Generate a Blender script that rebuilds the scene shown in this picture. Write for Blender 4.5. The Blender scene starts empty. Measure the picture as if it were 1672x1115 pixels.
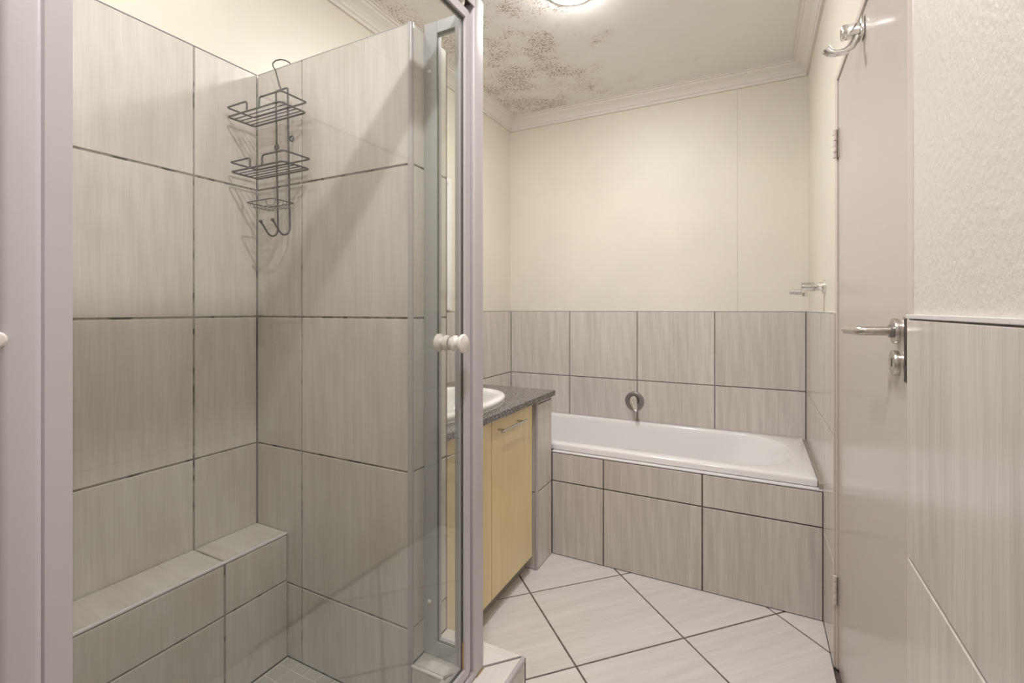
import bpy, bmesh, math, random
from mathutils import Vector, Matrix
random.seed(7)
scene = bpy.context.scene
C = scene.collection

# ------------------------------------------------------------------ camera, world, exposure
CAM_H = 1.2789
YAW = math.radians(27.1466)
F_PX, PY = 774.98, 504.89
cam_d = bpy.data.cameras.new('camera')
cam_d.sensor_fit = 'HORIZONTAL'
cam_d.sensor_width = 36.0
cam_d.lens = 36.0 * F_PX / 1672.0
cam_d.shift_y = -(557.5 - PY) / 1672.0
cam_d.clip_start = 0.02
cam = bpy.data.objects.new('camera', cam_d)
cam.location = (0, 0, CAM_H)
cam.rotation_euler = (math.pi / 2, 0, YAW)
C.objects.link(cam)
scene.camera = cam

w = bpy.data.worlds.new('world')
scene.world = w
w.use_nodes = True
w.node_tree.nodes['Background'].inputs[0].default_value = (0.9, 0.93, 1.0, 1)
w.node_tree.nodes['Background'].inputs[1].default_value = 0.3

vs = scene.view_settings
vs.view_transform = 'Standard'
vs.look = 'None'
vs.gamma = 1.0
vs.use_curve_mapping = False
vs.exposure = 2.56
LAMP_A = 36.0      # emission strength of the ceiling lamp over the vanity
SHOWER_FILL = 7.5       # emission strength of an added, unseen fill lamp over the shower
LAMP_B = 235.0      # emission strength of the ceiling lamp over the entrance

# ------------------------------------------------------------------ room measures (metres)
XL, XR = -1.574, 0.248          # tiled faces, left / right
YB, YF = 3.053, -0.80           # tiled faces, back / front
PL = 0.010                      # tile + bed thickness over the plaster
ZC = 2.64                       # ceiling
ZT = 1.2665                     # top of the half-height tiling
Z1, Z2 = 0.8264, 0.3772         # tile rows outside the shower
YS, YSF = 1.087, 1.27           # shower partition, near and far face
XE = -0.885                     # partition end face
ZP = 2.1102                     # partition height
ZPL = 0.25                      # plinth top
YN = 0.19                       # inner face of the shower's near wall
XG = -0.709                     # shower door plane
YA = 2.31                       # bath apron face
XN = -0.95                      # tiled nib face beside the vanity
S = 0.455

# ------------------------------------------------------------------ node helpers
def new_mat(name):
    m = bpy.data.materials.new(name)
    m.use_nodes = True
    nt = m.node_tree
    return m, nt, nt.nodes['Principled BSDF']

def N(nt, typ, **kw):
    n = nt.nodes.new(typ)
    for k, v in kw.items():
        if k.startswith('i_'):
            n.inputs[k[2:].replace('_', ' ')].default_value = v
        else:
            setattr(n, k, v)
    return n

def L(nt, a, b):
    nt.links.new(a, b)

def math_n(nt, op, a, b=None, c=None, clamp=False):
    n = nt.nodes.new('ShaderNodeMath')
    n.operation = op
    n.use_clamp = clamp
    for i, v in enumerate((a, b, c)):
        if v is None:
            continue
        if isinstance(v, (int, float)):
            n.inputs[i].default_value = v
        else:
            nt.links.new(v, n.inputs[i])
    return n.outputs[0]

def mix_col(nt, fac, a, b, mode='MIX'):
    n = nt.nodes.new('ShaderNodeMix')
    n.data_type = 'RGBA'
    n.blend_type = mode
    if isinstance(fac, (int, float)):
        n.inputs[0].default_value = fac
    else:
        nt.links.new(fac, n.inputs[0])
    for i, v in ((6, a), (7, b)):
        if isinstance(v, tuple):
            n.inputs[i].default_value = (*v, 1) if len(v) == 3 else v
        else:
            nt.links.new(v, n.inputs[i])
    return n.outputs[2]

def ramp(nt, fac, stops):
    n = nt.nodes.new('ShaderNodeValToRGB')
    cr = n.color_ramp
    while len(cr.elements) < len(stops):
        cr.elements.new(0.5)
    for e, (p, c) in zip(cr.elements, stops):
        e.position = p
        e.color = (*c, 1) if isinstance(c, tuple) else (c, c, c, 1)
    nt.links.new(fac, n.inputs[0])
    return n.outputs[0]

def obj_coords(nt, scale, rand=0.0):
    tc = N(nt, 'ShaderNodeTexCoord')
    mp = N(nt, 'ShaderNodeMapping')
    mp.inputs['Scale'].default_value = scale
    L(nt, tc.outputs['Object'], mp.inputs['Vector'])
    if rand:
        oi = N(nt, 'ShaderNodeObjectInfo')
        cx = N(nt, 'ShaderNodeCombineXYZ')
        r = math_n(nt, 'MULTIPLY', oi.outputs['Random'], rand)
        L(nt, r, cx.inputs[0])
        L(nt, math_n(nt, 'MULTIPLY', r, 1.7), cx.inputs[1])
        L(nt, math_n(nt, 'MULTIPLY', r, 0.63), cx.inputs[2])
        L(nt, cx.outputs[0], mp.inputs['Location'])
    return mp.outputs[0]

def noise(nt, vec, scale, detail=3.0, rough=0.55):
    n = N(nt, 'ShaderNodeTexNoise')
    n.inputs['Scale'].default_value = scale
    n.inputs['Detail'].default_value = detail
    n.inputs['Roughness'].default_value = rough
    L(nt, vec, n.inputs['Vector'])
    return n.outputs[0]

def bump(nt, bsdf, h, strength, dist):
    b = N(nt, 'ShaderNodeBump')
    b.inputs['Strength'].default_value = strength
    b.inputs['Distance'].default_value = dist
    L(nt, h, b.inputs['Height'])
    L(nt, b.outputs[0], bsdf.inputs['Normal'])

# ------------------------------------------------------------------ materials
def plain(name, col, rough=0.5, metal=0.0, spec=0.5, coat=0.0):
    m, nt, b = new_mat(name)
    b.inputs['Base Color'].default_value = (*col, 1)
    b.inputs['Roughness'].default_value = rough
    b.inputs['Metallic'].default_value = metal
    b.inputs['Specular IOR Level'].default_value = spec
    b.inputs['Coat Weight'].default_value = coat
    # slight surface variation so nothing is perfectly uniform
    v = noise(nt, obj_coords(nt, (1, 1, 1)), 40.0, 2.0)
    L(nt, math_n(nt, 'ADD', math_n(nt, 'MULTIPLY', math_n(nt, 'SUBTRACT', v, 0.5), 0.10 * rough), rough, clamp=True),
      b.inputs['Roughness'])
    return m

def wood_tile(name, light, dark, rough, stain=0.0, streak=0.5):
    """wood-look porcelain; grain runs along local Y of every tile"""
    m, nt, b = new_mat(name)
    v = obj_coords(nt, (1, 0.022, 1), 60.0)
    fine = noise(nt, v, 300.0, 4.0, 0.65)
    mid = noise(nt, v, 60.0, 4.0, 0.6)
    v2 = obj_coords(nt, (1, 0.05, 1), 37.0)
    broad = noise(nt, v2, 9.0, 2.0, 0.5)
    # cathedral figure
    v3 = obj_coords(nt, (1, 0.10, 1), 23.0)
    wv = N(nt, 'ShaderNodeTexWave', wave_type='RINGS', rings_direction='Z')
    wv.inputs['Scale'].default_value = 9.0
    wv.inputs['Distortion'].default_value = 5.0
    wv.inputs['Detail'].default_value = 2.0
    L(nt, v3, wv.inputs['Vector'])
    f = math_n(nt, 'MULTIPLY', fine, 0.40)
    f = math_n(nt, 'ADD', f, math_n(nt, 'MULTIPLY', mid, 0.42))
    f = math_n(nt, 'ADD', f, math_n(nt, 'MULTIPLY', broad, 0.30))
    f = math_n(nt, 'ADD', f, math_n(nt, 'MULTIPLY', wv.outputs['Fac'], 0.06))
    c = ramp(nt, f, [(0.5 - streak * 0.36, dark), (0.58 + streak * 0.26, light)])
    # dark pores
    pores = ramp(nt, noise(nt, obj_coords(nt, (1, 0.03, 1), 91.0), 330.0, 2.0, 0.5), [(0.60, 0.0), (0.74, 1.0)])
    c = mix_col(nt, math_n(nt, 'MULTIPLY', pores, 0.16), c, tuple(x * 0.62 for x in dark))
    # tone differs a little from tile to tile
    oi = N(nt, 'ShaderNodeObjectInfo')
    tone = math_n(nt, 'MULTIPLY_ADD', oi.outputs['Random'], 0.07, 0.965)
    hs = N(nt, 'ShaderNodeHueSaturation')
    L(nt, tone, hs.inputs['Value'])
    L(nt, c, hs.inputs['Color'])
    c = hs.outputs[0]
    if stain:
        tc = N(nt, 'ShaderNodeTexCoord')
        s1 = noise(nt, obj_coords(nt, (1, 0.55, 1), 11.0), 3.4, 3.0, 0.6)
        s2 = noise(nt, obj_coords(nt, (1, 0.2, 1), 17.0), 40.0, 2.0, 0.6)
        sm = ramp(nt, math_n(nt, 'ADD', math_n(nt, 'MULTIPLY', s1, 0.85), math_n(nt, 'MULTIPLY', s2, 0.15)),
                  [(0.47, 0.0), (0.68, 1.0)])
        c = mix_col(nt, math_n(nt, 'MULTIPLY', sm, stain), c, (0.36, 0.30, 0.215))
    L(nt, c, b.inputs['Base Color'])
    b.inputs['Roughness'].default_value = rough
    b.inputs['Specular IOR Level'].default_value = 0.5
    bump(nt, b, math_n(nt, 'ADD', math_n(nt, 'MULTIPLY', fine, 0.6), math_n(nt, 'MULTIPLY', mid, 0.4)), 0.10, 0.0015)
    return m

def grout_mat(name, c1, c2, lo=0.42, hi=0.6, scale=26.0):
    m, nt, b = new_mat(name)
    v = noise(nt, obj_coords(nt, (1, 1, 1)), scale, 4.0, 0.6)
    L(nt, ramp(nt, v, [(lo, c1), (hi, c2)]), b.inputs['Base Color'])
    b.inputs['Roughness'].default_value = 0.9
    bump(nt, b, noise(nt, obj_coords(nt, (1, 1, 1)), 400.0, 2.0), 0.4, 0.001)
    return m

def paint(name, col, rough, bscale, bstr, bdist, var=0.04):
    m, nt, b = new_mat(name)
    v = noise(nt, obj_coords(nt, (1, 1, 1)), 1.7, 3.0)
    dk = tuple(x * (1 - var) for x in col)
    lt = tuple(min(1, x * (1 + var)) for x in col)
    L(nt, ramp(nt, v, [(0.35, dk), (0.65, lt)]), b.inputs['Base Color'])
    b.inputs['Roughness'].default_value = rough
    b.inputs['Specular IOR Level'].default_value = 0.4
    h1 = noise(nt, obj_coords(nt, (1, 1, 1)), bscale, 3.0, 0.55)
    h2 = noise(nt, obj_coords(nt, (1, 1, 1)), bscale * 0.3, 2.0, 0.5)
    bump(nt, b, math_n(nt, 'ADD', h1, math_n(nt, 'MULTIPLY', h2, 0.7)), bstr, bdist)
    return m

M = {}
M['tile'] = wood_tile('wood_look_tile', (0.690, 0.645, 0.600), (0.470, 0.425, 0.385), 0.20)
M['tile_shower'] = wood_tile('wood_look_tile_shower', (0.710, 0.682, 0.632), (0.555, 0.520, 0.467), 0.28, stain=0.30, streak=0.6)
M['tile_floor'] = wood_tile('wood_look_tile_floor', (0.745, 0.715, 0.695), (0.600, 0.560, 0.535), 0.26, streak=0.55)
M['tile_plinth'] = wood_tile('wood_look_tile_plinth', (0.760, 0.735, 0.705), (0.630, 0.595, 0.560), 0.34, streak=0.55)
M['grout'] = grout_mat('grey_grout', (0.190, 0.165, 0.155), (0.240, 0.213, 0.200))
M['grout_floor'] = grout_mat('brown_grey_grout', (0.105, 0.080, 0.066), (0.165, 0.135, 0.118))
M['grout_shower'] = grout_mat('mouldy_shower_grout', (0.065, 0.055, 0.046), (0.36, 0.335, 0.305), 0.37, 0.48, 17.0)
M['grout_light'] = grout_mat('light_mosaic_grout', (0.62, 0.58, 0.53), (0.70, 0.66, 0.61))
M['mosaic'] = plain('grey_mosaic', (0.480, 0.460, 0.435), 0.42)
M['cream'] = paint('cream_wall_paint', (0.750, 0.712, 0.608), 0.42, 120.0, 0.10, 0.002)
M['plaster'] = paint('cream_rough_plaster', (0.690, 0.655, 0.600), 0.40, 85.0, 0.34, 0.005, 0.02)
M['white_trim'] = plain('white_plaster_cornice', (0.76, 0.715, 0.655), 0.55)
M['profile'] = plain('lilac_grey_powder_coat', (0.600, 0.560, 0.580), 0.34)
M['profile_dark'] = plain('grey_return_frame', (0.420, 0.415, 0.425), 0.36)
M['channel'] = plain('dark_channel', (0.075, 0.055, 0.05), 0.6)
M['seal'] = plain('dark_glazing_seal', (0.10, 0.10, 0.08), 0.5)
M['rust'] = plain('rust_stained_sealant', (0.46, 0.31, 0.15), 0.7)
M['trim_grey'] = plain('grey_tile_trim', (0.460, 0.435, 0.440), 0.30)
M['trim_white'] = plain('white_tile_trim', (0.74, 0.715, 0.71), 0.28)
M['white_plastic'] = plain('white_plastic', (0.80, 0.755, 0.70), 0.25, coat=0.3)
M['ceramic'] = plain('white_ceramic', (0.86, 0.845, 0.825), 0.10, coat=0.4)
M['acrylic'] = plain('white_bath_enamel', (0.84, 0.825, 0.82), 0.12, coat=0.3)
M['chrome'] = plain('chrome', (0.80, 0.79, 0.78), 0.07, metal=1.0)
M['steel'] = plain('brushed_steel', (0.60, 0.565, 0.53), 0.27, metal=1.0)
M['dark_chrome'] = plain('dull_chrome_plate', (0.27, 0.25, 0.235), 0.30, metal=0.55)
M['dark'] = plain('dark_slot', (0.03, 0.025, 0.022), 0.7)
M['wire'] = plain('dark_coated_wire', (0.085, 0.080, 0.078), 0.42, metal=0.25)
M['wire_worn'] = plain('worn_light_wire', (0.26, 0.26, 0.23), 0.42, metal=0.35)
M['door'] = plain('gloss_taupe_door_paint', (0.565, 0.510, 0.470), 0.20, spec=0.5)
M['door_frame'] = plain('pinkish_frame_paint', (0.620, 0.545, 0.500), 0.34)
M['kick'] = plain('grey_plinth_board', (0.36, 0.32, 0.285), 0.45)
M['lamp_ring'] = plain('lamp_ring_white', (0.82, 0.81, 0.79), 0.4)

def maple():
    m, nt, b = new_mat('maple_veneer')
    v = obj_coords(nt, (1, 1, 0.05), 9.0)
    f = math_n(nt, 'ADD', math_n(nt, 'MULTIPLY', noise(nt, v, 90.0, 4.0), 0.5),
               math_n(nt, 'MULTIPLY', noise(nt, v, 14.0, 3.0), 0.5))
    L(nt, ramp(nt, f, [(0.30, (0.785, 0.610, 0.315)), (0.70, (0.865, 0.710, 0.415))]), b.inputs['Base Color'])
    b.inputs['Roughness'].default_value = 0.36
    return m
M['maple'] = maple()

def granite():
    m, nt, b = new_mat('dark_speckled_granite')
    v = obj_coords(nt, (1, 1, 1))
    vo = N(nt, 'ShaderNodeTexVoronoi')
    vo.inputs['Scale'].default_value = 190.0
    L(nt, v, vo.inputs['Vector'])
    f = math_n(nt, 'ADD', math_n(nt, 'MULTIPLY', vo.outputs['Distance'], 0.55), math_n(nt, 'MULTIPLY', noise(nt, v, 170.0, 4.0, 0.7), 0.6))
    L(nt, ramp(nt, f, [(0.38, (0.030, 0.026, 0.024)), (0.56, (0.095, 0.088, 0.080)), (0.76, (0.36, 0.34, 0.31))]), b.inputs['Base Color'])
    b.inputs['Roughness'].default_value = 0.22
    return m
M['granite'] = granite()

def glass():
    """clear pane: fresnel mix of mirror reflection and tinted see-through (lets lamp light pass)"""
    m = bpy.data.materials.new('clear_shower_glass')
    m.use_nodes = True
    nt = m.node_tree
    nt.nodes.clear()
    out = N(nt, 'ShaderNodeOutputMaterial')
    tr = N(nt, 'ShaderNodeBsdfTransparent')
    tr.inputs[0].default_value = (0.976, 0.980, 0.969, 1)
    gl = N(nt, 'ShaderNodeBsdfGlossy')
    gl.inputs['Roughness'].default_value = 0.0
    gl.inputs[0].default_value = (1, 1, 1, 1)
    fr = N(nt, 'ShaderNodeFresnel')
    ge = N(nt, 'ShaderNodeNewGeometry')
    L(nt, math_n(nt, 'MULTIPLY_ADD', ge.outputs['Backfacing'], 1 / 1.5 - 1.5, 1.5), fr.inputs['IOR'])
    mx = N(nt, 'ShaderNodeMixShader')
    L(nt, fr.outputs[0], mx.inputs[0])
    L(nt, tr.outputs[0], mx.inputs[1])
    L(nt, gl.outputs[0], mx.inputs[2])
    L(nt, mx.outputs[0], out.inputs[0])
    return m
M['glass'] = glass()

def mirror():
    m, nt, b = new_mat('mirror_glass')
    b.inputs['Base Color'].default_value = (0.86, 0.89, 0.87, 1)
    b.inputs['Metallic'].default_value = 1.0
    b.inputs['Roughness'].default_value = 0.02
    return m
M['mirror'] = mirror()

def lamp_mat(name, strength):
    m, nt, b = new_mat(name)
    b.inputs['Base Color'].default_value = (0.9, 0.9, 0.88, 1)
    b.inputs['Emission Color'].default_value = (0.995, 0.978, 0.985, 1)
    b.inputs['Emission Strength'].default_value = strength
    return m

def ceiling_mat():
    m, nt, b = new_mat('mouldy_ceiling_paint')
    tc = N(nt, 'ShaderNodeTexCoord')
    sp = N(nt, 'ShaderNodeSeparateXYZ')
    L(nt, tc.outputs['Object'], sp.inputs[0])
    x, y = sp.outputs[0], sp.outputs[1]
    v = tc.outputs['Object']
    # the mould sits over the left side of the room, fading out to the right
    patch = noise(nt, v, 4.2, 4.0, 0.62)
    fx = math_n(nt, 'MULTIPLY', math_n(nt, 'SUBTRACT', -0.84, x), 3.2, clamp=False)
    fx = math_n(nt, 'MINIMUM', math_n(nt, 'MAXIMUM', fx, -1.2), 0.5)
    fy = math_n(nt, 'MULTIPLY', math_n(nt, 'SUBTRACT', y, 1.15), 2.0)
    fy = math_n(nt, 'MINIMUM', math_n(nt, 'MAXIMUM', fy, -1.2), 0.0)
    d = math_n(nt, 'ADD', math_n(nt, 'ADD', math_n(nt, 'MULTIPLY_ADD', patch, 4.6, -1.85), math_n(nt, 'MULTIPLY', fx, 0.75)), fy)
    dens = math_n(nt, 'MINIMUM', math_n(nt, 'MAXIMUM', d, 0.0), 1.0)
    sparse = math_n(nt, 'MULTIPLY', math_n(nt, 'GREATER_THAN', noise(nt, v, 9.0, 3.0), 0.52), 0.10)
    dens = math_n(nt, 'MAXIMUM', dens, sparse)
    spk = noise(nt, v, 105.0, 2.5, 0.6)
    thr = math_n(nt, 'MULTIPLY_ADD', dens, -0.24, 0.735)
    on = math_n(nt, 'MULTIPLY', math_n(nt, 'SUBTRACT', spk, thr), 13.0, clamp=True)
    on = math_n(nt, 'MULTIPLY', on, math_n(nt, 'MULTIPLY_ADD', dens, 0.45, 0.42))
    base = ramp(nt, noise(nt, v, 1.3, 2.0), [(0.3, (0.835, 0.805, 0.765)), (0.7, (0.865, 0.835, 0.795))])
    wash = mix_col(nt, math_n(nt, 'MULTIPLY', dens, 0.22), base, (0.58, 0.50, 0.39))
    L(nt, mix_col(nt, on, wash, (0.345, 0.262, 0.178)), b.inputs['Base Color'])
    b.inputs['Roughness'].default_value = 0.6
    bump(nt, b, spk, 0.05, 0.002)
    return m
M['ceiling'] = ceiling_mat()

# ------------------------------------------------------------------ mesh helpers
def tag(o, label=None, cat=None, group=None, kind=None):
    if label: o['label'] = label
    if cat: o['category'] = cat
    if group: o['group'] = group
    if kind: o['kind'] = kind
    return o

def link(name, mesh, mat=None, parent=None):
    o = bpy.data.objects.new(name, mesh)
    if mat is not None and len(mesh.materials) == 0:
        mesh.materials.append(M[mat] if isinstance(mat, str) else mat)
    C.objects.link(o)
    if parent is not None:
        o.parent = parent
    return o

def build(name, bm, mat, parent=None, smooth=False, sharp=35):
    bmesh.ops.recalc_face_normals(bm, faces=bm.faces)
    me = bpy.data.meshes.new(name)
    if smooth:
        lim = math.radians(sharp)
        for f in bm.faces:
            f.smooth = True
        for e in bm.edges:
            e.smooth = len(e.link_faces) == 2 and e.calc_face_angle(0) < lim
    bm.to_mesh(me)
    bm.free()
    return link(name, me, mat, parent)

def empty(name, loc=(0, 0, 0)):
    o = bpy.data.objects.new(name, None)
    o.empty_display_size = 0.05
    C.objects.link(o)
    o.location = loc
    return o

def box(bm, x0, x1, y0, y1, z0, z1, bev=0.0, seg=2):
    r = bmesh.ops.create_cube(bm, size=1.0)
    vs_ = r['verts']
    for v in vs_:
        v.co = Vector(((x0 + x1) / 2 + v.co.x * (x1 - x0), (y0 + y1) / 2 + v.co.y * (y1 - y0), (z0 + z1) / 2 + v.co.z * (z1 - z0)))
    if bev:
        es = list({e for v in vs_ for e in v.link_edges})
        bmesh.ops.bevel(bm, geom=es, offset=bev, segments=seg, affect='EDGES', profile=0.5)
    return bm

def bx(*a, **k):
    return box(bmesh.new(), *a, **k)

def prism(bm, poly, lift):
    """poly: list of 3D points (planar), extruded by vector lift"""
    lift = Vector(lift)
    a = [bm.verts.new(p) for p in poly]
    b = [bm.verts.new(Vector(p) + lift) for p in poly]
    bm.faces.new(a)
    bm.faces.new(b[::-1])
    n = len(poly)
    for i in range(n):
        bm.faces.new((a[i], a[(i + 1) % n], b[(i + 1) % n], b[i]))
    return bm

def tube(bm, pts, rad, seg=8, closed=False, cap=True):
    pts = [Vector(p) for p in pts]
    n = len(pts)
    rads = rad if isinstance(rad, (list, tuple)) else [rad] * n
    rings = []
    prev = None
    for i in range(n):
        if closed:
            t = pts[(i + 1) % n] - pts[i - 1]
        else:
            t = pts[min(i + 1, n - 1)] - pts[max(i - 1, 0)]
        t.normalize()
        if prev is None:
            u = t.orthogonal().normalized()
        else:
            u = (prev - t * prev.dot(t))
            u = u.normalized() if u.length > 1e-6 else t.orthogonal().normalized()
        prev = u
        v = t.cross(u)
        rings.append([bm.verts.new(pts[i] + (u * math.cos(2 * math.pi * k / seg) + v * math.sin(2 * math.pi * k / seg)) * rads[i]) for k in range(seg)])
    for i in range(n if closed else n - 1):
        a, b = rings[i], rings[(i + 1) % n]
        for k in range(seg):
            bm.faces.new((a[k], a[(k + 1) % seg], b[(k + 1) % seg], b[k]))
    if cap and not closed:
        bm.faces.new(rings[0][::-1])
        bm.faces.new(rings[-1])
    return bm

def smooth_path(pts, rad=0.012, n=5, closed=False):
    """round the corners of a polyline"""
    P = [Vector(p) for p in pts]
    out = []
    m = len(P)
    for i in range(m):
        if not closed and i in (0, m - 1):
            out.append(P[i]); continue
        a, b, c = P[i - 1], P[i], P[(i + 1) % m]
        d1, d2 = (a - b), (c - b)
        r = min(rad, d1.length * 0.45, d2.length * 0.45)
        p0, p2 = b + d1.normalized() * r, b + d2.normalized() * r
        for k in range(n + 1):
            t = k / n
            out.append(p0 * (1 - t) ** 2 + b * 2 * t * (1 - t) + p2 * t ** 2)
    return out

def lathe(bm, prof, origin, axis, seg=32, cap=True):
    """prof: list of (distance along axis, radius)"""
    o = Vector(origin)
    ax = Vector(axis).normalized()
    u = ax.orthogonal().normalized()
    v = ax.cross(u)
    rings = []
    for d, r in prof:
        if r < 1e-6:
            rings.append([bm.verts.new(o + ax * d)])
        else:
            rings.append([bm.verts.new(o + ax * d + (u * math.cos(2 * math.pi * k / seg) + v * math.sin(2 * math.pi * k / seg)) * r) for k in range(seg)])
    for a, b in zip(rings, rings[1:]):
        if len(a) == 1 and len(b) == 1:
            continue
        for k in range(seg):
            k2 = (k + 1) % seg
            if len(a) == 1:
                bm.faces.new((a[0], b[k2], b[k]))
            elif len(b) == 1:
                bm.faces.new((a[k], a[k2], b[0]))
            else:
                bm.faces.new((a[k], a[k2], b[k2], b[k]))
    if cap:
        if len(rings[0]) > 1: bm.faces.new(rings[0][::-1])
        if len(rings[-1]) > 1: bm.faces.new(rings[-1])
    return bm

def clip_poly(poly, a, b, c):
    """keep a*x+b*y<=c"""
    out = []
    for i in range(len(poly)):
        p, q = poly[i], poly[(i + 1) % len(poly)]
        dp, dq = a * p[0] + b * p[1] - c, a * q[0] + b * q[1] - c
        if dp <= 0: out.append(p)
        if (dp < 0 < dq) or (dq < 0 < dp):
            t = dp / (dp - dq)
            out.append((p[0] + (q[0] - p[0]) * t, p[1] + (q[1] - p[1]) * t))
    return out

# ------------------------------------------------------------------ tiling
TT = 0.0034     # visible tile thickness over the grout bed
BED = PL - TT   # bed thickness
_tiles = {}
def tile_mesh(wd, ht, mat):
    key = (round(wd, 4), round(ht, 4), mat)
    if key in _tiles:
        return _tiles[key]
    bm = bmesh.new()
    c = 0.0014
    rings = []
    for z, s in ((0, 0), (TT - c, 0), (TT, c)):
        rings.append([bm.verts.new((sx * (wd / 2 - s), sy * (ht / 2 - s), z)) for sx, sy in ((-1, -1), (1, -1), (1, 1), (-1, 1))])
    for a, b in zip(rings, rings[1:]):
        for k in range(4):
            bm.faces.new((a[k], a[(k + 1) % 4], b[(k + 1) % 4], b[k]))
    bm.faces.new(rings[-1])
    bm.faces.new(rings[0][::-1])
    bmesh.ops.recalc_face_normals(bm, faces=bm.faces)
    me = bpy.data.meshes.new('tile')
    bm.to_mesh(me); bm.free()
    me.materials.append(M[mat])
    _tiles[key] = me
    return me

def tile(parent, face_o, U, V, rect, mat, gap=0.0060):
    """face_o is a point of the finished tile face; rect = u0,u1,v0,v1 measured from it"""
    U, V = Vector(U), Vector(V)
    Nn = U.cross(V)
    u0, u1, v0, v1 = rect
    if u1 - u0 < 0.006 or v1 - v0 < 0.006:
        return
    me = tile_mesh(u1 - u0 - gap, v1 - v0 - gap, mat)
    o = link('tile', me, None, parent)
    p = Vector(face_o) + U * (u0 + u1) / 2 + V * (v0 + v1) / 2 - Nn * TT
    mat4 = Matrix((U, V, Nn)).transposed().to_4x4()
    mat4.translation = p
    o.matrix_local = mat4
    return o

def tiling(parent, face_o, U, V, us, vs_, mat, grout):
    for u0, u1 in zip(us, us[1:]):
        for v0, v1 in zip(vs_, vs_[1:]):
            tile(parent, face_o, U, V, (u0, u1, v0, v1), mat)
    U, V = Vector(U), Vector(V)
    Nn = U.cross(V)
    o = Vector(face_o)
    q = [o + U * us[0] + V * vs_[0], o + U * us[-1] + V * vs_[0], o + U * us[-1] + V * vs_[-1], o + U * us[0] + V * vs_[-1]]
    q = [p - Nn * (PL - 0.0002) for p in q]
    build('grout', prism(bmesh.new(), q, Nn * (BED - 0.0002)), grout, parent)

def struct(name, bm, mat, label, cat, smooth=False):
    o = build(name, bm, mat, None, smooth)
    return tag(o, label, cat, None, 'structure')

X_, Y_, Z_ = Vector((1, 0, 0)), Vector((0, 1, 0)), Vector((0, 0, 1))

# ------------------------------------------------------------------ room shell
T = 0.12
PXL, PXR, PYB, PYF = XL - PL, XR + PL, YB + PL, YF - PL
floor = struct('floor', bx(PXL - T, PXR + T, PYF - T, PYB + T, -0.16, -0.010), 'grout_floor',
               'bathroom floor of pale wood-look tiles laid diagonally', 'floor')
ceiling = struct('ceiling', bx(PXL - T, PXR + T, PYF - T, PYB + T, ZC, ZC + 0.1), 'ceiling',
                 'off-white ceiling with brown mould spots in the left corner', 'ceiling')
wall_back = struct('wall_back', bx(PXL - T, PXR + T, PYB, PYB + T, -0.01, ZC), 'cream',
                   'cream back wall tiled up to half height behind the bath', 'wall')
wall_left = struct('wall_left', bx(PXL - T, PXL, PYF - T, PYB, -0.01, ZC), 'cream',
                   'cream left wall tiled inside the shower and behind the vanity', 'wall')
wall_front = struct('wall_front', bx(PXL, PXR, PYF - T, PYF, -0.01, ZC), 'cream',
                    'cream wall opposite the bath, behind the viewer', 'wall')
# right wall with the door opening
DY0, DY1, DZ1 = 1.108, 2.064, 2.114     # opening in the plaster
bm = bmesh.new()
box(bm, PXR, PXR + T, DY1, PYB, -0.01, ZC)
box(bm, PXR, PXR + T, DY0, DY1, DZ1, ZC)
wall_right = struct('wall_right', bm, 'cream', 'cream right wall around and above the door, tiled at half height', 'wall')
o = build('rough_plaster', bx(PXR, PXR + T, PYF, DY0, -0.01, ZC), 'plaster', wall_right)
o['label'] = 'rough cream plaster in the foreground'

# panel joint ridge on the back wall
build('joint_ridge', tube(bmesh.new(), [(-0.094, PYB, 1.27), (-0.096, PYB, 1.7), (-0.096, PYB, 2.1), (-0.098, PYB, 2.58)], 0.0032, 6), 'cream', wall_back)

# tiles: back wall
ub = [XL, -1.1246, -0.6696, -0.2146, XR]
tiling(wall_back, (0, YB, 0), X_, Z_, [u for u in ub], [0.0, Z2, Z1, ZT], 'tile', 'grout')
# left wall (vanity side), U runs towards the viewer so that the face looks +X
def rev(vals): return sorted(-v for v in vals)
tiling(wall_left, (XL, 0, 0), Y_, Z_, [YSF, 1.69, 2.145, 2.60, YB], [0.0, Z2, Z1, ZT], 'tile', 'grout')
# left wall inside the shower
tiling(wall_left, (XL, 0, 0), Y_, Z_, [YN, 0.419, 0.874, YS], [0.10, 0.3506, 0.8057, 1.253, 1.70, ZP], 'tile_shower', 'grout_shower')
tiling(wall_left, (XL, 0, 0), Y_, Z_, [YF, -0.36, 0.08], [0.0, Z2, Z1, ZT], 'tile', 'grout')
# right wall: far bit beside the bath, and the near bit
tiling(wall_right, (XR, 0, 0), -Y_, Z_, rev([2.036, 2.293, 2.748, YB]), [0.0, Z2, Z1, ZT], 'tile', 'grout')
tiling(wall_right, (XR, 0, 0), -Y_, Z_, rev([YF, -0.30, 0.155, 0.610, 1.108]), [0.0, Z2, Z1, ZT - 0.004], 'tile', 'grout')
tiling(wall_front, (0, YF, 0), -X_, Z_, rev([XL, -1.12, -0.665, -0.21, XR]), [0.0, Z2, Z1, ZT], 'tile', 'grout')
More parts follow.
